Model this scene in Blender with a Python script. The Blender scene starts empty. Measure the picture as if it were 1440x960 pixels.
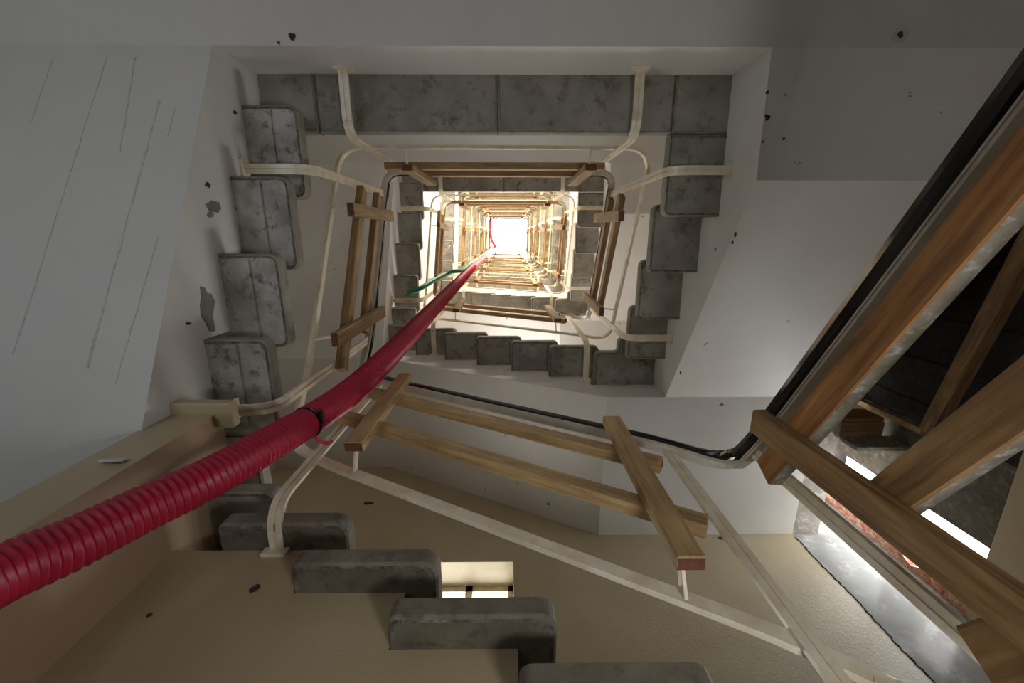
import bpy, bmesh, math, random
from mathutils import Vector, Matrix

# ------------------------------------------------------------------ axes
# +X = right of the photograph, +Y = its lower side, +Z = up the stairwell.  Camera looks up the well.
random.seed(7)
C = bpy.context.scene.collection
SC = bpy.context.scene

# ------------------------------------------------------------------ camera
cam_d = bpy.data.cameras.new('camera')
cam_d.sensor_width = 36.0
cam_d.lens = 579.73 / 1440 * 36.0
cam_d.clip_start = 0.02
cam = bpy.data.objects.new('camera', cam_d); C.objects.link(cam)
r_ = Vector((0.99997, -0.0000571, -0.0076832)); d_ = Vector((-0.0018429, 0.968999, -0.2470575)); f_ = Vector((0.0074592, 0.2470643, 0.9689704))
cam.matrix_world = Matrix(((r_.x, -d_.x, -f_.x, 0), (r_.y, -d_.y, -f_.y, 0), (r_.z, -d_.z, -f_.z, 0), (0, 0, 0, 1)))
SC.camera = cam

# ------------------------------------------------------------------ view, sky and lights
SC.view_settings.view_transform = 'Standard'; SC.view_settings.look = 'None'
SC.view_settings.exposure = 0.0; SC.view_settings.gamma = 1.0
w = bpy.data.worlds.new('overcast_sky'); SC.world = w; w.use_nodes = True
bg = w.node_tree.nodes['Background']; bg.inputs[0].default_value = (1.0, 0.985, 0.95, 1); bg.inputs[1].default_value = 3.0
SC.cycles.max_bounces = 10; SC.cycles.diffuse_bounces = 7; SC.cycles.glossy_bounces = 4
SC.cycles.sample_clamp_indirect = 8

H = 2.89
def area(name, loc, aim, sx, sy, power, col=(1, 1, 1)):
    l = bpy.data.lights.new(name, 'AREA'); l.shape = 'RECTANGLE'; l.size = sx; l.size_y = sy; l.energy = power; l.color = col
    o = bpy.data.objects.new(name, l); C.objects.link(o); o.location = loc
    o.rotation_euler = (Vector(aim) - Vector(loc)).to_track_quat('-Z', 'Y').to_euler(); return o
WARM = (1.0, 0.86, 0.62)
# lamp low beneath the well (below the camera), two unseen fills, window daylight
area('floor_lamp_light', (0.55, 0.35, -0.42), (0.35, 0.5, 2), 0.28, 0.28, 10, (0.97, 0.98, 1.0))
area('ground_fill_light', (-1.9, -0.9, -0.4), (-1.7, -0.3, 1.6), 1.0, 0.8, 9, (0.80, 0.89, 1.0))  # unseen fill added to brighten the left soffit; no door is built
area('east_fill_light', (2.0, 0.6, -0.2), (1.6, 1.9, 2.6), 0.6, 0.6, 10, (1.0, 0.98, 0.95))  # unseen fill added low on the right, aimed at the corner soffit
area('east_window_light', (3.35, 2.12, 2.6), (0.0, -0.1, 2.35), 0.7, 1.3, 115, (0.94, 0.975, 1.0))
# fill lights added behind each landing and flight; no windows are built there
for L, p in ((1, 7), (2, 210), (3, 330), (4, 250), (5, 240), (6, 240)):
    z = 2.34 + H * (L - 1)
    c = (1, 0.97, 0.93) if L < 2 else (1, 0.92, 0.78) if L == 2 else WARM
    area('landing_fill_light', (0.0, -1.95 + (0 if L > 2 else 0), z + 1.5), (0.0, 1.0, z + 1.9), 1.4, 1.1, p, c)
    area('flight_fill_light', (-0.3, 2.33, z + 1.9 + 0.9), (0.0, -0.5, z + 2.2), 1.0, 0.8, 70 if L == 1 else p * 0.5, c)
area('skylight', (0, 0, 23.6), (0, 0, 0), 2.2, 2.0, 200, (1.0, 0.95, 0.85))

# ------------------------------------------------------------------ materials
def lin(c): return tuple(((v / 255) / 12.92 if v / 255 <= .04045 else ((v / 255 + .055) / 1.055) ** 2.4) for v in c) + (1,)
def nodes(name):
    m = bpy.data.materials.new(name); m.use_nodes = True
    nt = m.node_tree; return m, nt, nt.nodes['Principled BSDF']
def mottled(name, c1, c2, scale=3, rough=.6, bump=.15, bscale=40, c3=None, spot=None, spotscale=9, spec=.5, pos=None, stretch=None):
    """two colours mixed by noise, optional third colour in blotches and small dark spots, fine relief"""
    m, nt, b = nodes(name); N = nt.nodes.new; K = nt.links.new
    if stretch:
        tc = N('ShaderNodeTexCoord'); mp = N('ShaderNodeMapping'); mp.inputs['Scale'].default_value = stretch
        K(tc.outputs['Object'], mp.inputs[0]); src = mp.outputs[0]
    else:
        g = N('ShaderNodeNewGeometry'); src = g.outputs['Position']
    def noise(s, det=5, ro=.6):
        n = N('ShaderNodeTexNoise'); n.inputs['Scale'].default_value = s; n.inputs['Detail'].default_value = det; n.inputs['Roughness'].default_value = ro
        K(src, n.inputs['Vector']); return n.outputs['Fac']
    def ramp(f, a, bb):
        r = N('ShaderNodeMapRange'); r.inputs[1].default_value = a; r.inputs[2].default_value = bb; K(f, r.inputs[0]); return r.outputs[0]
    def mix(fac, a, bb):
        x = N('ShaderNodeMix'); x.data_type = 'RGBA'; K(fac, x.inputs[0])
        for sock, v in ((x.inputs[6], a), (x.inputs[7], bb)):
            if isinstance(v, tuple): sock.default_value = v
            else: K(v, sock)
        return x.outputs[2]
    col = mix(ramp(noise(scale), .35, .65), lin(c1), lin(c2))
    if c3: col = mix(ramp(noise(scale * 2.7, 8, .7), .52, .66), col, lin(c3))
    if spot: col = mix(ramp(noise(spotscale, 3, .5), .735, .75), col, lin(spot))
    K(col, b.inputs['Base Color']); b.inputs['Roughness'].default_value = rough
    b.inputs['Specular IOR Level'].default_value = spec
    if bump:
        bp = N('ShaderNodeBump'); bp.inputs['Strength'].default_value = bump; bp.inputs['Distance'].default_value = .004
        K(noise(bscale, 6, .65), bp.inputs['Height']); K(bp.outputs[0], b.inputs['Normal'])
    return m
M = {}
M['white'] = mottled('white_painted_concrete', (214, 211, 206), (204, 200, 194), 1.3, .55, .25, 22, spot=(120, 112, 100), spotscale=11)
M['soffit'] = mottled('pale_grey_painted_soffit', (204, 201, 196), (194, 191, 186), .9, .6, .3, 16)
M['cream'] = mottled('cream_gloss_wall_paint', (180, 164, 132), (172, 155, 122), 1.6, .42, .35, 60, spot=(110, 92, 66), spotscale=13)
M['gloss'] = mottled('glossy_brown_cream_paint', (168, 143, 122), (160, 136, 110), 2.0, .12, .05, 5)
M['plaster'] = mottled('rough_cream_plaster', (190, 178, 150), (180, 165, 135), 2, .45, .6, 75)
M['conc'] = mottled('dark_grey_cast_concrete', (150, 145, 134), (122, 117, 107), 4, .75, .35, 45, c3=(98, 90, 77))
M['concl'] = mottled('blotched_grey_cast_concrete', (176, 172, 164), (130, 125, 116), 6, .6, .35, 40, c3=(84, 76, 66))
M['edge'] = mottled('stained_concrete_edge', (66, 60, 50), (128, 121, 108), 26, .8, .4, 60, c3=(58, 51, 42))
M['lite'] = mottled('worn_light_concrete_edge', (146, 141, 129), (118, 112, 100), 9, .7, .3, 60)
M['stone0'] = mottled('brownish_cast_concrete', (112, 105, 90), (88, 81, 68), 5, .75, .4, 45, c3=(70, 62, 50))
M['side0'] = mottled('brownish_concrete_side', (126, 119, 104), (98, 91, 78), 7, .7, .35, 50, c3=(84, 76, 64))
M['patch'] = mottled('bare_grey_plaster', (120, 119, 116), (105, 104, 101), 12, .8, .3, 60)
M['chip'] = mottled('dark_hole_in_paint', (45, 40, 34), (70, 62, 52), 60, .9, 0)
M['seam'] = mottled('grey_formwork_seam', (172, 169, 164), (198, 195, 190), 25, .7, 0)
M['metal'] = mottled('cream_painted_steel', (226, 218, 198), (206, 192, 162), 14, .32, .1, 60)
M['metal2'] = mottled('grey_cream_painted_steel', (196, 190, 175), (176, 168, 150), 9, .4, .1, 60)
M['black'] = mottled('black_glossy_plastic', (14, 14, 15), (20, 20, 21), 8, .12, .05, 80)
M['speck'] = mottled('rough_speckled_concrete', (168, 160, 150), (140, 132, 120), 8, .9, .9, 60, c3=(196, 190, 182), spot=(80, 50, 40), spotscale=30)
M['polish'] = mottled('smooth_grey_render', (168, 168, 166), (146, 145, 143), 3, .16, .15, 9, c3=(188, 188, 186))
M['brick'] = mottled('broken_red_brick_edge', (168, 84, 62), (196, 170, 140), 22, .9, .8, 40, c3=(90, 60, 50))
M['ply'] = mottled('weathered_grey_plywood', (96, 88, 76), (70, 62, 52), 9, .8, .5, 30, c3=(120, 112, 98))
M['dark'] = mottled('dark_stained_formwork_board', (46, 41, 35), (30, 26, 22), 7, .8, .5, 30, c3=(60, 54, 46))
M['red'] = mottled('crimson_plastic_conduit', (170, 16, 52), (152, 12, 46), 20, .45, 0)
M['green'] = mottled('green_rubber_hose', (18, 120, 82), (14, 104, 70), 20, .4, 0)
M['roof'] = mottled('roof_concrete', (190, 180, 160), (170, 160, 140), 3, .8, .2)
M['floor'] = mottled('dusty_concrete_floor', (150, 144, 134), (126, 120, 110), 3, .8, .3, 30)
def wood(name, c1, c2, c3, rough=.62, sc=1.0):
    m, nt, b = nodes(name); N = nt.nodes.new; K = nt.links.new
    tc = N('ShaderNodeTexCoord'); g = N('ShaderNodeObjectInfo')
    mp = N('ShaderNodeMapping'); mp.inputs['Scale'].default_value = (1.6 * sc, 22 * sc, 22 * sc)
    ad = N('ShaderNodeVectorMath'); ad.operation = 'MULTIPLY_ADD'; K(g.outputs['Random'], ad.inputs[0]); ad.inputs[1].default_value = (17, 9, 5); K(tc.outputs['Object'], ad.inputs[2])
    K(ad.outputs[0], mp.inputs[0])
    n = N('ShaderNodeTexNoise'); n.inputs['Scale'].default_value = 2.2; n.inputs['Detail'].default_value = 8; n.inputs['Roughness'].default_value = .6; n.inputs['Distortion'].default_value = .7
    K(mp.outputs[0], n.inputs['Vector'])
    r = N('ShaderNodeValToRGB'); e = r.color_ramp.elements
    e[0].position = .30; e[0].color = lin(c3); e[1].position = .70; e[1].color = lin(c1); x = r.color_ramp.elements.new(.5); x.color = lin(c2)
    K(n.outputs['Fac'], r.inputs[0])
    n2 = N('ShaderNodeTexNoise'); n2.inputs['Scale'].default_value = 5; n2.inputs['Detail'].default_value = 2; K(ad.outputs[0], n2.inputs['Vector'])
    mr = N('ShaderNodeMapRange'); mr.inputs[1].default_value = .3; mr.inputs[2].default_value = .7; mr.inputs[3].default_value = .78; mr.inputs[4].default_value = 1.12; K(n2.outputs['Fac'], mr.inputs[0])
    hs = N('ShaderNodeHueSaturation'); K(mr.outputs[0], hs.inputs['Value']); K(r.outputs[0], hs.inputs['Color'])
    K(hs.outputs[0], b.inputs['Base Color']); b.inputs['Roughness'].default_value = rough
    bp = N('ShaderNodeBump'); bp.inputs['Strength'].default_value = .35; bp.inputs['Distance'].default_value = .003; K(n.outputs['Fac'], bp.inputs['Height']); K(bp.outputs[0], b.inputs['Normal'])
    return m
M['pine'] = wood('pale_pine_timber', (186, 158, 112), (170, 139, 94), (136, 106, 68))
M['pine2'] = wood('brown_pine_timber', (166, 136, 92), (144, 113, 72), (108, 80, 50))
M['rough'] = wood('rough_orange_brown_timber', (182, 134, 76), (150, 102, 52), (92, 58, 30), .7, .7)
M['brown'] = wood('shaded_brown_timber', (156, 124, 80), (134, 101, 60), (98, 70, 40))  # timber colour darkened to carry the shade on the near right boards
M['prop'] = wood('weathered_timber_prop', (150, 118, 78), (120, 90, 56), (84, 60, 38), .8)
M['mould'] = mottled('grey_mouldy_timber', (132, 124, 108), (100, 90, 74), 12, .8, .4, 40, c3=(168, 164, 154))
M['endg'] = mottled('dark_end_grain', (110, 66, 40), (84, 50, 32), 40, .8, .3)

# ------------------------------------------------------------------ helpers
def link(name, bm, mats, parent=None, smooth=False):
    me = bpy.data.meshes.new(name); bmesh.ops.recalc_face_normals(bm, faces=bm.faces); bm.to_mesh(me); bm.free()
    for m in (mats if isinstance(mats, (list, tuple)) else [mats]): me.materials.append(m)
    if smooth:
        for p in me.polygons: p.use_smooth = True
    o = bpy.data.objects.new(name, me); C.objects.link(o)
    if parent: o.parent = parent
    return o
def copy_of(o, parent=None):
    c = o.copy(); C.objects.link(c); c.parent = parent; return c
def empty(name, loc, label, cat, group=None):
    o = bpy.data.objects.new(name, None); C.objects.link(o); o.location = loc; o.empty_display_size = .1
    o['label'] = label; o['category'] = cat
    if group: o['group'] = group
    return o
def put(o, parent, mw=None):
    """parent without moving (parents carry a translation only)"""
    o.parent = parent; o.location = Vector(o.location) - Vector(parent.location); return o
def tag(o, label, cat, group=None):
    o['label'] = label; o['category'] = cat
    if group: o['group'] = group
    return o
def struct(o): o['kind'] = 'structure'; return o
def box(bm, x0, x1, y0, y1, z0, z1, mi=0):
    v = [bm.verts.new((x, y, z)) for z in (z0, z1) for y in (y0, y1) for x in (x0, x1)]
    for q in ((0, 1, 3, 2), (4, 6, 7, 5), (0, 4, 5, 1), (1, 5, 7, 3), (3, 7, 6, 2), (2, 6, 4, 0)):
        f = bm.faces.new([v[i] for i in q]); f.material_index = mi
def boxobj(name, dims, mat, parent=None, bev=0.0):
    bm = bmesh.new(); box(bm, *dims)
    if bev: bmesh.ops.bevel(bm, geom=bm.edges[:], offset=bev, segments=1, affect='EDGES')
    return link(name, bm, mat, parent)
def prism(bm, poly, axis, a0, a1, mi=0):
    """polygon in the plane across AXIS ('x': (y,z), 'y': (x,z), 'z': (x,y)) extruded a0..a1"""
    def P(p, a): return (a, p[0], p[1]) if axis == 'x' else (p[0], a, p[1]) if axis == 'y' else (p[0], p[1], a)
    A = [bm.verts.new(P(p, a0)) for p in poly]; B = [bm.verts.new(P(p, a1)) for p in poly]; n = len(poly)
    bm.faces.new(A).material_index = mi; bm.faces.new(B[::-1]).material_index = mi
    for i in range(n): bm.faces.new((A[i], A[(i + 1) % n], B[(i + 1) % n], B[i])).material_index = mi
def outline(pts, radii, seg=5):
    out = []; n = len(pts)
    for i, p in enumerate(pts):
        r = radii[i]; p = Vector(p)
        if r <= 0: out.append(p); continue
        a = (Vector(pts[i - 1]) - p).normalized(); b = (Vector(pts[(i + 1) % n]) - p).normalized()
        half = a.angle(b) / 2; t = r / math.tan(half); p0 = p + a * t; p1 = p + b * t
        c = p + (a + b).normalized() * (r / math.sin(half))
        v0 = p0 - c; v1 = p1 - c; ang = v0.angle(v1)
        for k in range(seg + 1):
            s = k / seg
            out.append(c + (v0 * math.sin((1 - s) * ang) + v1 * math.sin(s * ang)) / math.sin(ang))
    return out
def offset_in(poly, d):
    n = len(poly); A = sum(poly[i].x * poly[(i + 1) % n].y - poly[(i + 1) % n].x * poly[i].y for i in range(n)); sg = 1 if A > 0 else -1
    res = []
    for i in range(n):
        e0 = (poly[i] - poly[i - 1]); e1 = (poly[(i + 1) % n] - poly[i])
        e0 = e0.normalized() if e0.length > 1e-7 else e1.normalized(); e1 = e1.normalized() if e1.length > 1e-7 else e0
        n0 = Vector((-e0.y, e0.x)) * sg; n1 = Vector((-e1.y, e1.x)) * sg
        k = (n0 + n1); k.normalize(); res.append(poly[i] + k * (d / max(.35, k.dot(n0))))
    return res
TH = .056
def tread_bm(pts, radii, th=TH, rim=.017, rib=None):
    """cast tread: rounded outline, chamfered lower edge, stained ring near the edge (material 1), pale sides (2)"""
    o = outline(pts, radii); bm = bmesh.new(); n = len(o)
    ins = offset_in(o, .007); rg = offset_in(o, rim)
    rings = [[bm.verts.new((p.x, p.y, th)) for p in o], [bm.verts.new((p.x, p.y, .008)) for p in o], [bm.verts.new((p.x, p.y, 0)) for p in ins], [bm.verts.new((p.x, p.y, 0)) for p in rg]]
    bm.faces.new(rings[0][::-1]).material_index = 0
    for a, b, mi in ((0, 1, 2), (1, 2, 2), (2, 3, 1)):
        for i in range(n):
            j = (i + 1) % n
            f = bm.faces.new((rings[a][i], rings[a][j], rings[b][j], rings[b][i])); f.material_index = mi
    bm.faces.new(rings[3]).material_index = 0
    if rib: box(bm, *rib)
    return bm
def fillet3(pts, r, seg=6):
    out = [Vector(pts[0])]
    for i in range(1, len(pts) - 1):
        p = Vector(pts[i]); a = (Vector(pts[i - 1]) - p); b = (Vector(pts[i + 1]) - p)
        rr = r[i] if isinstance(r, (list, tuple)) else r
        if rr <= 0 or a.angle(b) > 3.0: out.append(p); continue
        t = min(rr, a.length * .95, b.length * .95); p0 = p + a.normalized() * t; p1 = p + b.normalized() * t
        for k in range(seg + 1):
            s = k / seg; out.append(p0 * (1 - s) ** 2 + p * 2 * s * (1 - s) * 1.0 + p1 * s * s)
    out.append(Vector(pts[-1])); return out
def sweep(bm, path, prof, up=Vector((0, 0, 1)), mi=0, closed=False):
    """prof: list of (side, up) offsets, carried along PATH with UP as reference"""
    rings = []; n = len(path)
    for i, p in enumerate(path):
        t = (path[min(i + 1, n - 1)] - path[max(i - 1, 0)]).normalized()
        s = t.cross(up); s.normalize(); u = s.cross(t)
        rings.append([bm.verts.new(p + s * a + u * b) for a, b in prof])
    m = len(prof)
    for i in range(n - 1):
        for j in range(m):
            k = (j + 1) % m
            bm.faces.new((rings[i][j], rings[i][k], rings[i + 1][k], rings[i + 1][j])).material_index = mi
    bm.faces.new(rings[0]).material_index = mi; bm.faces.new(rings[-1][::-1]).material_index = mi
def rect(a0, a1, b0, b1): return [(a0, b0), (a1, b0), (a1, b1), (a0, b1)]
def circ(r, n=16): return [(r * math.cos(2 * math.pi * k / n), r * math.sin(2 * math.pi * k / n)) for k in range(n)]
def catmull(pts, step):
    P = [Vector(p) for p in pts]; P = [P[0] * 2 - P[1]] + P + [P[-1] * 2 - P[-2]]; out = []
    for i in range(1, len(P) - 2):
        L = (P[i + 1] - P[i]).length; n = max(2, int(L / step))
        for k in range(n):
            t = k / n; a, b, c, d = P[i - 1], P[i], P[i + 1], P[i + 2]
            out.append(.5 * ((2 * b) + (-a + c) * t + (2 * a - 5 * b + 4 * c - d) * t * t + (-a + 3 * b - 3 * c + d) * t ** 3))
    out.append(P[-2]); return out
def beam(name, p0, p1, w_, h_, mat, parent, up=(0, 0, 1), bev=.004, under=None):
    """timber from p0 to p1: own X axis along it (grain follows), width w_ across, height h_ along UP"""
    p0 = Vector(p0); p1 = Vector(p1); t = (p1 - p0); L = t.length; t.normalize(); s = t.cross(Vector(up)).normalized(); u = s.cross(t)
    bm = bmesh.new(); box(bm, -L / 2, L / 2, -w_ / 2, w_ / 2, -h_ / 2, h_ / 2)
    bmesh.ops.bevel(bm, geom=bm.edges[:], offset=bev, segments=1, affect='EDGES')
    for f in bm.faces:
        if abs(f.calc_center_median().x) > L / 2 - .001: f.material_index = 1
        elif under and f.calc_center_median().z < -h_ / 2 + .001: f.material_index = 2
    for v in bm.verts: v.co.z += random.uniform(-.0015, .0015)
    o = link(name, bm, [mat, M['endg']] + ([under] if under else []), parent)
    off = Vector(parent.location) if parent else Vector()
    mid = (p0 + p1) / 2 - off
    o.matrix_local = Matrix(((t.x, s.x, u.x, mid.x), (t.y, s.y, u.y, mid.y), (t.z, s.z, u.z, mid.z), (0, 0, 0, 1)))
    return o
def blob(name, c, r0, normal, mat, parent, seed, thick=.003, stretch=1.0):
    """thin irregular patch lying on a surface"""
    rnd = random.Random(seed); nrm = Vector(normal).normalized(); a = nrm.orthogonal().normalized()
    if abs(nrm.z) < .9: a = nrm.cross(Vector((0, 0, 1))).normalized()
    b = nrm.cross(a); bm = bmesh.new(); lo = []; hi = []
    for k in range(14):
        th = 2 * math.pi * k / 14; r = r0 * rnd.uniform(.55, 1.15); q = Vector(c) + a * r * math.cos(th) + b * r * math.sin(th) * stretch
        lo.append(bm.verts.new(q - nrm * .002)); hi.append(bm.verts.new(q + nrm * thick))
    bm.faces.new(hi); bm.faces.new(lo[::-1])
    for k in range(14): bm.faces.new((lo[k], lo[(k + 1) % 14], hi[(k + 1) % 14], hi[k]))
    o = link(name, bm, mat); 
    if parent: put(o, parent)
    return o

# ------------------------------------------------------------------ stair geometry (levels L = 0 ground .. 7 top)
R = .17
XE, XW, YS = 1.215, -1.26, 1.17                        # planes of the slabs' inner sides
IE, IW, IS = .900, -1.000, .900                        # inner ends of the treads
OX0, OX1, OY1, OY0 = -2.47, 2.34, 2.38, -2.05          # outer walls
def zk(L, k): return 2.34 + R * k + H * (L - 1)        # underside of tread k of level L
def yn(L): return -.787 if L < 3 else -1.10            # landing side plane
def ye(L): return -.520 if L < 3 else -.85             # landing tread edge
def yr(L): return -.485 if L < 3 else -.81             # railing line of the landing
TOP = 7
turn = ['nearest', 'second', 'third', 'fourth', 'fifth', 'sixth', 'seventh', 'topmost']

# ------------------------------------------------------------------ setting
def wall(name, dims, mat): return struct(boxobj(name, dims, mat))
wall('floor', (-2.7, 3.2, -2.3, 2.6, -.75, -.6), M['floor'])
wall('wall_north', (-2.62, 3.2, OY0 - .15, OY0, -.6, 22.6), M['white'])
wall('wall_west', (OX0 - .15, OX0, OY0, OY1, -.6, 22.6), M['white'])
bm = bmesh.new()                                       # lower wall of the photograph: cream paint on the ground storey, with a window opening
WX0, WX1, WZ0, WZ1 = -1.0, .03, 1.75, 2.605
for d in ((OX0 - .15, WX0, OY1, OY1 + .3, -.6, 4.3), (WX1, OX1, OY1, OY1 + .3, -.6, 4.3), (WX0, WX1, OY1, OY1 + .3, -.6, WZ0), (WX0, WX1, OY1, OY1 + .3, WZ1, 4.3)): box(bm, *d)
struct(link('wall_south', bm, M['plaster']))
bm = bmesh.new(); box(bm, OX0 - .15, 3.2, OY1, OY1 + .3, 4.3, 22.6)
struct(link('wall_south_upper', bm, M['white']))
wall('wall_recess', (OX1, 3.1, OY1 + .002, OY1 + .3, -.6, 4.3), M['polish'])
# window in the lower wall
bm = bmesh.new(); y0 = OY1 + .22
for d in ((WX0, WX1, y0, y0 + .05, WZ1 - .05, WZ1), (WX0, WX1, y0, y0 + .05, WZ0, WZ0 + .05), (WX0, WX0 + .04, y0, y0 + .05, WZ0, WZ1), (WX1 - .04, WX1, y0, y0 + .05, WZ0, WZ1), (-.33, -.28, y0, y0 + .05, WZ0, WZ1)): box(bm, *d)
wn = struct(link('window_1', bm, M['metal']))
for a, b in ((WX0 + .04, -.33), (-.28, WX1 - .04)):
    m_, nt_, b_ = nodes('window_glass'); b_.inputs['Transmission Weight'].default_value = 1; b_.inputs['Roughness'].default_value = .02; b_.inputs['Base Color'].default_value = (1, 1, 1, 1); b_.inputs['IOR'].default_value = 1.02
    boxobj('pane', (a, b, y0 + .022, y0 + .027, WZ0 + .05, WZ1 - .05), m_, wn)
area('lower_window_light', (-.45, OY1 + .6, 2.2), (-.45, 0, 2.2), 1.1, .9, 16, (1, .98, .92))
# right wall: follows the sloping soffit, open to the side room below it
bm = bmesh.new(); prism(bm, [(OY0, 2.02), (-.25, 2.02), (YS, 2.89), (OY1, 2.89), (OY1, 22.6), (OY0, 22.6)], 'x', OX1, OX1 + .21)
bm.faces.ensure_lookup_table()
for f in bm.faces:
    f.normal_update()
    c_ = f.calc_center_median()
    if c_.z < 3 and c_.y > YS - .1 and abs(c_.x - OX1 - .1) < .05: f.material_index = 1
struct(link('wall_east', bm, [M['white'], M['speck']]))
wall('wall_east_low', (OX1, OX1 + .21, OY0, -.9, -.6, 2.02), M['white'])
bm = bmesh.new(); rnd = random.Random(5); prev = None
for i in range(180):
    z = -.2 + 3.05 * i / 179; a = OX1 + .006 * math.sin(z * 9) + rnd.uniform(-.007, .006); ww = rnd.uniform(.003, .013)
    q = [bm.verts.new((a - ww, OY1 + .001, z)), bm.verts.new((a, OY1 - .004, z)), bm.verts.new((a + ww, OY1 + .001, z))]
    if prev: bm.faces.new((prev[0], prev[1], q[1], q[0])); bm.faces.new((prev[1], prev[2], q[2], q[1]))
    prev = q
struct(link('trim_2', bm, M['chip']))
# side room: sill wall, window gap with a broken brick jamb, plywood, dark formwork boards, ceiling
wall('wall_outer_sill', (2.95, 3.15, OY0, OY1, -.6, 2.115), M['cream'])
bm = bmesh.new(); box(bm, 2.96, 3.12, 2.30, OY1 + .01, 2.115, 3.6)
bmesh.ops.subdivide_edges(bm, edges=[e for e in bm.edges if abs((e.verts[0].co - e.verts[1].co).z) > 1], cuts=26)
for v in bm.verts:
    if v.co.y < 2.33: v.co.y += random.uniform(-.035, .04); v.co.x += random.uniform(-.02, .01)
struct(link('trim_1', bm, M['brick']))
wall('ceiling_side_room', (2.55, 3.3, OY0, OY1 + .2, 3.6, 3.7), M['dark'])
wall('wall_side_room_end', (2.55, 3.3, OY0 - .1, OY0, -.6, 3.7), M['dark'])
hoard = empty('hoarding', (2.95, 1.3, 2.115), 'grey plywood and dark upright boards closing the opening at the right', 'formwork')
put(boxobj('plywood_sheet', (2.951, 2.976, 1.30, 1.86, 2.116, 3.6), M['ply'], bev=.003), hoard)
y = 1.34; k = 0
b0 = None
while y > -2.0:
    wd = .155
    if b0 is None:
        bm = bmesh.new(); box(bm, -.0125, .0125, -wd - .012, 0, 0, 1.485); bmesh.ops.bevel(bm, geom=bm.edges[:], offset=.003, segments=1, affect='EDGES')
        b0 = link('board', bm, M['dark']); b = b0
    else: b = copy_of(b0)
    b.location = (3.0 + .012 * (k % 2), y, 2.115); put(b, hoard); y -= wd; k += 1
put(boxobj('backing_sheet', (3.03, 3.04, -2.0, 1.42, 2.08, 3.6), M['dark']), hoard)  # unseen sheet added to stop daylight showing through the board gaps
put(boxobj('batten', (2.925, 2.95, 1.325, 1.365, 2.66, 3.45), M['pine']), hoard)
put(boxobj('cross_board', (2.90, 2.95, 1.93, 2.22, 2.33, 2.62), M['pine2']), hoard)
t = empty('formwork_box', (2.6, 1.5, 2.85), 'small orange-brown timber box above the pale lintel board, right side', 'formwork')
put(boxobj('lintel_board', (2.56, 2.95, 1.50, 1.53, 2.72, 2.90), M['mould']), t)
put(boxobj('side_board', (2.56, 2.90, 1.36, 1.39, 2.92, 3.10), M['rough']), t)
put(boxobj('bottom_board', (2.56, 2.90, 1.39, 1.52, 2.905, 2.925), M['pine2']), t)
beam('batten', (2.56, 1.25, 3.3), (3.0, 1.25, 3.3), .04, .03, M['pine'], t)
prop = beam('timber_prop', (2.90, 1.30, 2.58), (2.59, -.10, 2.05), .085, .085, M['prop'], None)
tag(prop, 'round-edged weathered timber prop leaning across the dark boards', 'timber prop')

# ------------------------------------------------------------------ flights and landings
tread_src = {}
def tread(kind, parent, loc, pts, radii, rib=None, rim=.017, mats=('conc', 'edge', 'lite')):
    if kind not in tread_src:
        o = link('tread', tread_bm(pts, radii, rib=rib, rim=rim), [M[m] for m in mats]); tread_src[kind] = o
    else: o = copy_of(tread_src[kind])
    o.location = loc; put(o, parent); return o
LT = .42
r1, r2 = .030, .044
EY = lambda k: -.113 + .341 * (k - 1)
WY = lambda k: .751 - .338 * (k - 12)
SX = lambda k: .344 - .323 * (k - 6)
ES = [None, -.105, .216, .549, .890]                    # ascending edges of the right flight's treads
EI = [None, .840, .854, .868, .880]                    # their inner ends
def zE(L, k): return zk(L, 0) + .204 * (k - 1)
def xe(y): return 1.132 + (y + .787) * .022            # inner side of the right flight, very slightly out of square
def skew(bm):
    for v in bm.verts:
        if abs(v.co.x - XE) < 1e-4: v.co.x = xe(v.co.y)
def flight_E(L):
    o = empty('stair_flight', (xe(.3), .3, zE(L, 2)), f'white stair flight with grey treads climbing down the right side, {turn[L]} turn above the camera' if L else 'stair flight starting beside the camera at the right', 'stair flight', 'right hand stair flights')
    nl = yn(L); bot = 2.02 + H * (L - 1)
    poly = [(nl, bot), (-.25, bot), (YS, 2.89 + H * (L - 1)), (YS, zE(L, 5))]
    for k in (4, 3, 2, 1): poly += [(ES[k], zE(L, k + 1)), (ES[k], zE(L, k))]
    poly += [(nl, zE(L, 1))]
    bm = bmesh.new(); prism(bm, poly, 'x', XE, OX1); skew(bm); put(link('slab', bm, M['white']), o)
    W = OX1 - .88
    for k in range(2, 5):
        tread('E', o, (EI[k], ES[k], zE(L, k)), [(0, 0), (W, 0), (W, -.40), (0, -.40)], [r1, 0, 0, r2])
    # corner tread: L-shaped
    tread('SE', o, (0, 0, zE(L, 5)), [(.69, YS + .1), (XE + .1, YS + .1), (XE + .1, .78), (.868, .78), (.868, .892), (.69, .892)], [0, 0, 0, .04, .02, .04])
    return o
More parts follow.
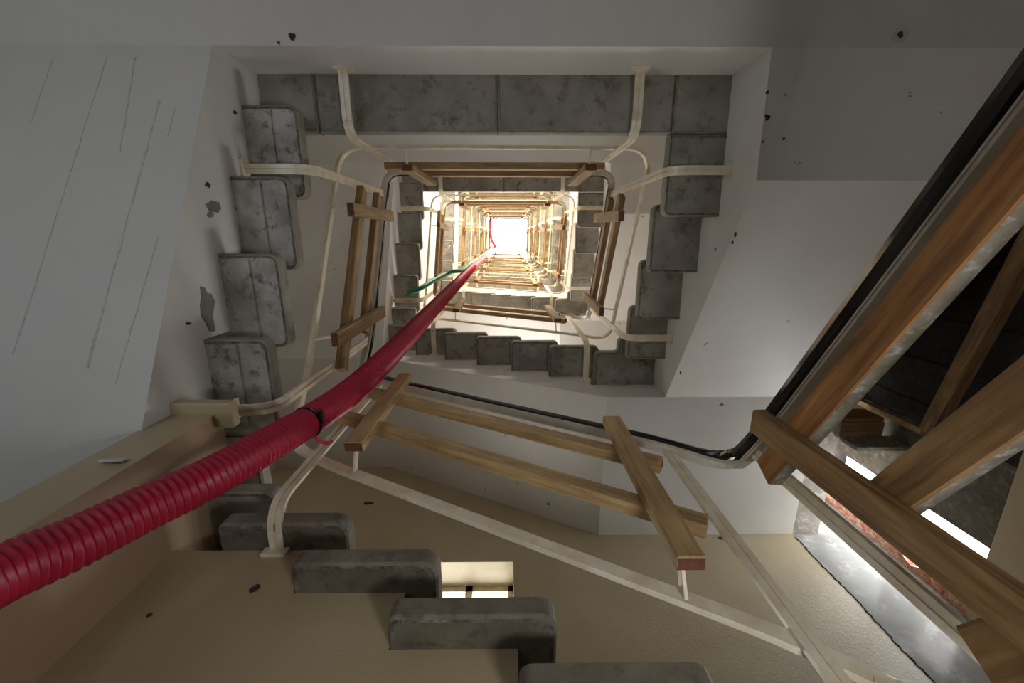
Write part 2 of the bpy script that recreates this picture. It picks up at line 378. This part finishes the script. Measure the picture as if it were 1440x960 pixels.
def flight_S(L):
    nm = turn[L]
    o = empty('stair_flight', (0, YS, zk(L, 8)), f'white stair flight along the lower side, {nm} turn above the camera' if L else 'stair flight on a cream wall at the bottom, four thick treads showing', 'stair flight', 'lower stair flights')
    b = H * (L - 1); poly = [(OX1, 2.89 + b), (.735, 2.89 + b), (XW, 3.93 + b), (OX0, 3.93 + b), (OX0, zk(L, 11))]
    for k in (10, 9, 8, 7, 6): poly += [(SX(k), zk(L, k + 1)), (SX(k), zk(L, k))]
    poly += [(SX(5), zk(L, 6)), (SX(5), zE(L, 5)), (OX1, zE(L, 5))]
    bm = bmesh.new(); prism(bm, poly, 'y', YS, OY1); put(link('slab', bm, M['white'] if L else M['cream']), o)
    W = OY1 - IS
    for k in range(6, 11):
        tread('S' if L else 'S0', o, (SX(k), IS, zk(L, k)), [(0, 0), (LT, 0), (LT, W), (0, W)], [r1, r2, 0, 0], mats=('conc', 'edge', 'lite') if L else ('stone0', 'edge', 'side0'))
    tread('SW', o, (0, 0, zk(L, 11)), [(XW - .1, IS), (SX(10) + .10, IS), (SX(10) + .10, YS + .1), (XW - .1, YS + .1)], [0, .05, 0, 0])
    return o
def flight_W(L):
    nl = yn(L + 1)
    lab = f'white stair flight along the left side, {turn[L]} turn above the camera' if L else 'nearest left stair flight with blotched grey treads and a broad pale soffit'
    o = empty('stair_flight', (XW, 0, zk(L, 14)), lab, 'stair flight', 'left hand stair flights')
    b = H * (L - 1); poly = [(YS, 3.93 + b), (-.787, 4.91 + b)] + ([(nl, 4.91 + b)] if nl < -.8 else []) + [(nl, zk(L, 17)), (WY(17), zk(L, 17))]
    for k in (16, 15, 14, 13): poly += [(WY(k) if k == 17 else WY(k + 1), zk(L, k + 1)), (WY(k + 1), zk(L, k))]
    poly = [(YS, 3.93 + b), (-.787, 4.91 + b)] + ([(nl, 4.91 + b)] if nl < -.8 else []) + [(nl, zk(L, 17))]
    for k in (16, 15, 14, 13, 12): poly += [(WY(k), zk(L, k + 1)), (WY(k), zk(L, k))]
    poly += [(YS, zk(L, 12))]
    bm = bmesh.new(); prism(bm, poly, 'x', OX0, XW); put(link('slab', bm, M['soffit'] if L == 0 else M['white']), o)
    W = IW - OX0
    for k in range(12, 17):
        tread('W0' if L == 0 else 'W', o, (IW, WY(k), zk(L, k)), [(0, 0), (-W, 0), (-W, LT), (0, LT)], [r2 if L == 0 else r1, 0, 0, r2],
              rib=(XW - IW + .02, -.125, .02, LT - .02, -.012, .002) if L == 0 else None, mats=('concl', 'edge', 'lite') if L == 0 else ('conc', 'edge', 'lite'))
    return o
def landing(L):
    o = empty('landing', (0, yn(L), zk(L, 0)), f'white landing slab edged with grey concrete tiles, {"lowest" if L == 1 else turn[L]} landing at the top side' if L else 'landing', 'landing', 'stair landings')
    b = H * (L - 1); n, e = yn(L), ye(L)
    bm = bmesh.new(); box(bm, OX0, OX1, OY0, n, 2.02 + b, 2.34 + b); put(link('slab', bm, M['soffit']), o)
    xs = [-1.30, -.979, -.055, .850, 1.26]
    for i in range(4):
        tread('tile%d%d' % (i, L >= 3), o, (0, 0, zk(L, 0)), [(xs[i] + .003, e), (xs[i + 1] - .003, e), (xs[i + 1] - .003, n - (.5 if i == 1 or i == 2 else .5)), (xs[i] + .003, n - .5)], [0, 0, 0, 0], rim=.0095).name = 'tile'
    for x in xs[1:4]: put(boxobj('joint', (x - .0035, x + .0035, n, e + .003, 2.352 + b, 2.39 + b), M['edge']), o)
    tread('padE%d' % (L >= 3), o, (0, 0, zk(L, 0)), [(.84, ES[1]), (XE + .2, ES[1]), (XE + .2, e + .006), (.84, e + .006)], [.04, 0, 0, 0]).name = 'tile'
    if L >= 3:
        tread('padW', o, (0, 0, zk(L, 0)), [(XW - .1, -.55), (IW, -.55), (IW, e + .006), (XW - .1, e + .006)], [0, .04, 0, 0]).name = 'tile'
    return o
FL = {}
for L in range(0, TOP):
    FL['E', L] = flight_E(L); FL['S', L] = flight_S(L); FL['W', L] = flight_W(L)
for L in range(1, TOP + 1): FL['N', L] = landing(L)
# roof with its open light well
bm = bmesh.new(); zt = 22.6
for d in ((-2.7, 3.2, -2.3, -1.25, zt, zt + .3), (-2.7, 3.2, 1.3, 2.7, zt, zt + .3), (-2.7, -1.35, -1.25, 1.3, zt, zt + .3), (1.3, 3.2, -1.25, 1.3, zt, zt + .3)): box(bm, *d)
struct(link('ceiling', bm, M['roof']))

# cream walls that carry the ground-storey flight
bm = bmesh.new()
poly = [(-1.10, -.6), (.667, -.6)]
for k in range(6, 11): poly += [(SX(k - 1) if k > 6 else .667, zk(0, k)), (SX(k), zk(0, k))]
poly += [(-1.10, zk(0, 10))]
prism(bm, poly, 'y', 1.0, YS + .02)
struct(link('wall_under_stair', bm, M['cream']))
bm = bmesh.new(); box(bm, -1.27, -1.10, .645, YS, -.6, 1.47)
bm.faces.ensure_lookup_table()
for f in bm.faces:
    c_ = f.calc_center_median()
    if abs(c_.x + 1.10) < .001: f.material_index = 1
pier = struct(link('wall_pier', bm, [M['cream'], M['gloss']]))
bm = bmesh.new(); box(bm, -1.275, -1.035, .60, .70, 1.43, 1.475); bmesh.ops.bevel(bm, geom=bm.edges[:], offset=.006, segments=1, affect='EDGES')
link('ledge', bm, M['cream'], pier)

# paint damage, plaster patches and board seams on the nearest concrete
n1 = FL['N', 1]; w0 = FL['W', 0]; e1 = FL['E', 1]; s0 = FL['S', 0]
for i, (x, y, r) in enumerate(((-.916, -.819, .016), (-.976, -.797, .007), (1.154, -.514, .014), (1.139, -.613, .008), (1.673, -.837, .016), (1.242, -.427, .006))):
    blob('paint_chip', (x, y, 2.02), r, (0, 0, -1), M['chip'], n1, i)
blob('filler_patch', (1.673, -.837, 2.021), .045, (0, 0, -1), M['seam'], n1, 31, .002)
for i, (y, z, r) in enumerate(((-.208, 1.844, .012), (-.124, 1.856, .03), (-.09, 1.83, .016), (-.552, 2.108, .010), (.332, 1.594, .009))):
    blob('paint_chip', (XW, y, z), r, (1, 0, 0), M['patch'] if i in (1, 2) else M['chip'], w0, 40 + i, stretch=1.5)
blob('plaster_patch', (XW, .295, 1.715), .10, (1, 0, 0), M['patch'], w0, 53, stretch=.42)
for i, (y, z, r) in enumerate(((-.008, 2.15, .013), (.03, 2.17, .010), (.90, 2.66, .012), (.07, 2.34, .010))):
    blob('paint_chip', (xe(y), y, z), r, (-1, 0, 0), M['chip'], e1, 60 + i, stretch=.7)
def sof(y): return 2.02 - .5008 * (y + .787)
for (xa, ya, xb, yb, wd) in ((-1.573, -.732, -1.548, -.328, .0045), (-1.692, -.732, -1.763, .406, .004), (-1.432, -.543, -1.491, .452, .006), (-1.915, -.731, -1.933, -.436, .003), (-1.365, -.513, -1.369, -.393, .003), (-1.33, .0, -1.38, .5, .0025)):
    bm = bmesh.new(); n = 24; rnd = random.Random(int(xa * 1000)); L_, R_ = [], []
    for i in range(n + 1):
        t = i / n; x = xa + (xb - xa) * t + rnd.uniform(-.002, .002); y = ya + (yb - ya) * t; ww = wd * rnd.uniform(.15, 1)
        L_.append((x - ww, y)); R_.append((x + ww, y))
    for i in range(n):
        q = [L_[i], R_[i], R_[i + 1], L_[i + 1]]
        a = [bm.verts.new((x, y, sof(y) - .0015)) for x, y in q]; c = [bm.verts.new((x, y, sof(y) + .001)) for x, y in q]
        bm.faces.new(a); bm.faces.new(c)
        for j in range(4): bm.faces.new((a[j], a[(j + 1) % 4], c[(j + 1) % 4], c[j]))
    put(link('formwork_seam', bm, M['seam']), w0)
for i, (x, z, r) in enumerate(((-.746, .996, .014), (-.981, .911, .007))):
    blob('paint_chip', (x, 1.0, z), r, (0, -1, 0), M['chip'], None, 80 + i)
blob('paint_chip', (1.719, 2.38, 2.84), .02, (0, -1, 0), M['chip'], None, 84); blob('paint_chip', (-1.3, 2.38, 3.32), .05, (0, -1, 0), M['chip'], None, 85, stretch=.5)
for o in list(C.objects):
    if o.name.startswith('paint_chip') and o.parent is None: struct(o)
fl = blob('paint_flake', (-1.17, .640, 1.10), .045, (0, -1, .4), M['soffit'], None, 91, .004, .45); struct(fl)

# ------------------------------------------------------------------ railings
POSTS = {'N': ((-.80, 2.26), (.64, 2.26)), 'E': ((-.33, 2.27), (.705, 2.86)), 'S': ((.64, 3.259), (-.76, 4.04)), 'W': ((.67, 4.42), (-.31, 5.00))}
XR, XL, YR = .83, -.94, .84
def rail_path(L, dz, r, out=0.0, first=True):
    a, b = yr(L), yr(L + 1); o = H * (L - 1) + dz
    xr, xl, ys = XR + out, XL - out, YR + out; a -= out; b -= out
    pts = [(xl + .20, a, 3.44 + o), (xr, a, 3.46 + o)] if L > 0 else [(xr, a, 3.46 + o)]
    if L >= 3: pts += [(xr, -.40, 3.54 + o)]
    pts += [(xr, .705, 4.14 + o), (xr, ys, 4.255 + o), (xr - .19, ys, 4.42 + o), (xl + .18, ys, 5.21 + o), (xl, ys, 5.37 + o), (xl, .67, 5.58 + o)] + ([(xl, -.33, 6.17 + o)] if L + 1 >= 3 else []) + [(xl, b, 6.29 + o), (xl + .20, b, 6.33 + o)]
    return fillet3(pts, [0] + [r] * (len(pts) - 2) + [0], 7)
CAP = [(-.020, -.002), (.020, -.002), (.027, .006), (.029, .024), (.024, .042), (.011, .052), (-.011, .052), (-.024, .042), (-.029, .024), (-.027, .006)]
def post(side, a, z, L, parent):
    """fixed to the slab side, runs out under the tread, bends up to the handrail; two flats with a slot"""
    bm = bmesh.new()
    zo = H * (L - 1)
    zb = z + zo; zt_ = rail_z(side, a, L)
    if side == 'N': bx, r = (a, yn(L) if L < 3 else yn(L), zb), (a, yr(L))
    elif side == 'E': bx, r = (xe(a), a, zb), (XR, a)
    elif side == 'S': bx, r = (a, YS if L else 1.0, zb), (a, YR)
    else: bx, r = (XW if (L or a < .5) else -1.10, a, zb), (XL, a)
    path = fillet3([bx, (r[0], r[1], zb), (r[0], r[1], zt_)], [0, .11, 0], 6)
    # reference "up" = tangent of the railing so the two flats sit side by side along it
    ref = Vector((1, 0, 0)) if side in 'NS' else Vector((0, 1, 0))
    for q in (rect(-.006, .006, .003, .023), rect(-.006, .006, -.023, -.003), rect(-.002, .002, -.019, .019)): sweep(bm, path, q, up=ref)
    d = {'N': (bx[0] - .04, bx[0] + .04, bx[1], bx[1] + .012), 'S': (bx[0] - .04, bx[0] + .04, bx[1] - .012, bx[1]), 'E': (bx[0] - .012, bx[0], bx[1] - .04, bx[1] + .04), 'W': (bx[0], bx[0] + .012, bx[1] - .04, bx[1] + .04)}[side]
    box(bm, d[0], d[1], d[2], d[3], zb - .03, zb + .03)
    put(link('post', bm, M['metal']), parent)
def rail_z(side, a, L):
    """height of the handrail's underside at coordinate a along the side"""
    P = {'N': ((-.94, 3.44), (.83, 3.44)), 'E': ((-.33, 3.565), (.84, 4.22)), 'S': ((.64, 4.42), (-.76, 5.21)), 'W': ((.67, 5.58), (-.33, 6.17))}[side]
    t = (a - P[0][0]) / (P[1][0] - P[0][0]); return P[0][1] + t * (P[1][1] - P[0][1]) + H * (L - 1)
wn_ = ['lowest', 'second', 'third', 'fourth', 'fifth', 'sixth', 'seventh', 'topmost']
for L in range(0, TOP):
    t = empty('stair_railing', (XL, YR, zk(L, 11)), ('nearest railing: cream steel posts under a glossy black handrail, lowest turn' if L == 0 else f'cream steel railing with black handrail around the {wn_[L]} turn up the well'), 'railing', 'railings around the stairwell')
    p = rail_path(L, 0, .13)
    bm = bmesh.new(); sweep(bm, p, CAP); put(link('handrail', bm, M['black'], smooth=False), t)
    bm = bmesh.new(); sweep(bm, p, rect(-.017, .017, -.014, 0)); sweep(bm, p, rect(-.021, .021, -.006, -.001)); put(link('rail_bar', bm, M['metal2']), t)
    p = rail_path(L, -.842, .16, .016)
    bm = bmesh.new(); sweep(bm, p, rect(-.009, .009, -.019, .019)); put(link('mid_rail', bm, M['metal']), t)
    for side in 'NESW':
        if L == 0 and side == 'N': continue
        for a, z in POSTS[side]:
            post(side, a, z, L, t)
# ------------------------------------------------------------------ temporary timber on the railings
def timber(side, L, upper, lower, clamps, du=-.27, dl=-.585, hb=.075, extra=None):
    s_ = {'N': 'top', 'E': 'right', 'S': 'lower', 'W': 'left'}[side]
    if L == 0: lab = {'S': 'two long pine boards with two short clamps on the nearest lower railing', 'W': 'pine boards and clamps on the nearest left railing', 'E': 'large close timbers crossing on the railing at the far right'}[side]
    else: lab = f'pine boards and short clamps on the {s_} side railing, {"lowest" if L == 1 and side == "N" else wn_[L] if L > 0 else ""} turn up'
    c = {'N': (0, yr(L)), 'E': (XR, 0), 'S': (0, YR), 'W': (XL, 0)}[side]
    t = empty('timber_guard', (c[0], c[1], rail_z(side, .1, L) - .6), lab, 'timber guard', 'temporary timber guards on the railings')
    inn = {'N': (0, 1), 'E': (-1, 0), 'S': (0, -1), 'W': (1, 0)}[side]
    def P(a, d, z):
        x = a if side in 'NS' else c[0]; y = a if side in 'EW' else c[1]
        return (x + inn[0] * d, y + inn[1] * d, z)
    rnd = random.Random(L * 7 + ord(side)); j = lambda s: rnd.uniform(-s, s) if L != 0 else 0
    mt = M['pine'] if side == 'S' and L == 0 else M['brown'] if extra else M['pine2']
    for (a0, a1), dz in ((upper, du), (lower, dl)):
        e0, e1 = a0 + j(.03), a1 + j(.03); k0, k1 = j(.012), j(.012)
        beam('board', P(e0, .048, rail_z(side, e0, L) + dz + k0), P(e1, .048, rail_z(side, e1, L) + dz + k1), .042, hb, (M['rough'] if extra and dz == du else mt), t, under=M['mould'] if extra else None)
    if extra:
        e0, e1, dz, hh = extra; beam('board', P(e0, .05, rail_z(side, e0, L) + dz), P(e1, .05, rail_z(side, e1, L) + dz), .05, hh, mt, t)
    along = Vector((1, 0, 0)) if side in 'NS' else Vector((0, 1, 0))
    for a in clamps:
        a += j(.02); z = rail_z(side, a, L); tilt = j(.012)
        top, bot = (-.05, -.84)
        if L == 0 and side == 'E': top, bot = (-.03, -.86)
        beam('clamp', P(a + tilt, .091, z + top + j(.02)), P(a - tilt, .091, z + bot + j(.03)), (.04), .072, mt, t, up=along)
        if L == 0 and side == 'E' : beam('clamp', P(a + .10, -.03, z - .16), P(a + .10, -.03, z - .60), .03, .05, mt, t, up=along)
        beam('bracket', P(a - .005, -.012, z - .835), P(a - .008, .075, z - .79), .03, .008, M['metal'], t, up=along, bev=.001)
    return t
for L in range(0, TOP):
    if L > 0: timber('N', L, (-.62, .50), (-.775, .62), (-.60, .50))
    if L == 0: timber('E', 0, (.69, -.45), (.53, -.45), (.53,), du=-.145, dl=-.42, hb=.082, extra=(.665, -.4, -.715, .085))
    else: timber('E', L, (-.27, .60), (-.27, .66), (-.14, .56))
    timber('S', L, (-.72, .545), (-.775, .558), (-.57, .43), hb=.062)
    timber('W', L, (-.27, .57), (-.28, .69), (-.14, .49))
# top landing railing
t = empty('stair_railing', (0, yr(7), zk(7, 0)), 'cream railing along the topmost landing against the sky', 'railing', 'railings around the stairwell')
bm = bmesh.new(); o7 = H * 6
sweep(bm, [Vector((-.74, yr(7), 3.44 + o7)), Vector((1.0, yr(7), 3.44 + o7))], CAP); put(link('handrail', bm, M['metal2']), t)
bm = bmesh.new(); sweep(bm, [Vector((-.74, yr(7), 2.56 + o7)), Vector((1.0, yr(7), 2.56 + o7))], rect(-.01, .01, -.02, .02)); put(link('mid_rail', bm, M['metal']), t)
for a in (-.5, .64): post('N', a, 2.26, 7, t)

# ------------------------------------------------------------------ hoses and cords
hose = catmull([(-.80, .10, -.58), (-1.0, .38, -.15), (-1.01, .54, .25), (-.975, .605, .55), (-.964, .622, .66), (-.935, .637, .753), (-.89, .642, .875), (-.825, .647, 1.028), (-.763, .655, 1.284), (-.738, .663, 1.436),
                (-.67, .64, 1.7), (-.618, .595, 2.227), (-.598, .561, 2.958), (-.56, .502, 4.314), (-.566, .476, 6.591), (-.612, .498, 10.2), (-.69, .53, 14.5), (-.72, .55, 18.0)], .006)
t = empty('corrugated_conduit', (-.80, .10, -.58), 'thick crimson corrugated conduit snaking up the stairwell', 'conduit')
fine = []; i = 0; acc = 0; last = hose[0]
for q in hose:
    fine.append(q)
cut = next(i for i, q in enumerate(fine) if q.z > 6.6)
bm = bmesh.new(); prev = None; s = 0; rr = .058; n = 28; pitch = .0178
def ring(p, t_, r):
    a = t_.cross(Vector((0, 1, 0))).normalized(); b = t_.cross(a)
    return [bm.verts.new(p + a * r * math.cos(2 * math.pi * k / n) + b * r * math.sin(2 * math.pi * k / n)) for k in range(n)]
# resample at a third of a rib
def resample(pts, st):
    out = [pts[0]]; carry = 0
    for a, b in zip(pts, pts[1:]):
        L_ = (b - a).length; d0 = st - carry
        while d0 <= L_: out.append(a + (b - a) * (d0 / L_)); d0 += st
        carry = (carry + L_) % st
    return out
near = resample(fine[:cut], pitch / 4)
for i in range(len(near)):
    tt = (near[min(i + 1, len(near) - 1)] - near[max(i - 1, 0)]).normalized()
    tap = 1.0
    r = rr * ((1.0, .99, .83, .81)[i % 4])
    rg = ring(near[i], tt, r)
    if prev:
        for k in range(n): bm.faces.new((prev[k], prev[(k + 1) % n], rg[(k + 1) % n], rg[k]))
    prev = rg
put(link('ribbed_hose', bm, M['red'], smooth=True), t)
bm = bmesh.new(); far = fine[cut - 1::14]; sweep(bm, far, circ(.056, 14), up=Vector((0, 1, 0))); put(link('upper_hose', bm, M['red'], smooth=True), t)
# tape round the hose
i = min(range(len(near)), key=lambda k: abs(near[k].z - 1.40)); seg = near[i:i + 4]
bm = bmesh.new()
def ell(r): return [(r * math.cos(2 * math.pi * k / 26) * (1 if k % 5 else 1.05), r * math.sin(2 * math.pi * k / 26)) for k in range(26)]
sweep(bm, [seg[0], seg[2]], ell(.0605), up=Vector((0, 1, 0))); box(bm, seg[0].x + .052, seg[0].x + .066, seg[0].y - .05, seg[0].y + .0, seg[0].z - .012, seg[0].z + .006)
put(link('cable_tie', bm, M['black']), t)
# end of the hose slung across the top of the well
bm = bmesh.new(); pt = catmull([(-.72, .55, 18.0), (-.70, .52, 18.6), (-.60, .42, 18.9), (-.74, .25, 19.2), (-.82, -.1, 19.5), (-.84, -.80, 20.0), (-.86, -1.0, 20.2)], .15)
sweep(bm, pt, circ(.05, 12), up=Vector((1, 0, 0))); put(link('hose_loop', bm, M['red'], smooth=True), t)
# green hose
bm = bmesh.new(); g = catmull([(-.74, .50, 16.0), (-.655, .455, 10.0), (-.60, .41, 6.5), (-.585, .402, 5.2), (-.63, .40, 4.96), (-.723, .424, 4.954), (-.839, .478, 4.735), (-.985, .56, 4.46), (-1.15, .62, 4.63)], .06)
sweep(bm, g, circ(.026, 12), up=Vector((0, 1, 0))); tag(link('garden_hose', bm, M['green'], smooth=True), 'thin green hose running down beside the crimson conduit, ending on a left tread', 'hose')
# thin cords
bm = bmesh.new(); sweep(bm, catmull([(-.76, .72, 1.45), (-.755, .79, 1.50), (-.748, .83, 1.56), (-.745, .845, 1.62)], .02), circ(.007, 8), up=Vector((1, 0, 0)))
tag(link('pink_cord', bm, M['red'], smooth=True), 'short pink cord hanging below the conduit by the lower left post', 'cord')
bm = bmesh.new(); sweep(bm, catmull([(-.95, .30, 5.8), (-.86, .20, 5.75), (-.80, .12, 5.8)], .05), circ(.006, 6), up=Vector((0, 1, 0)))
tag(link('white_wire', bm, M['metal'], smooth=True), 'thin white wire slanting across the left treads above the green hose', 'wire')
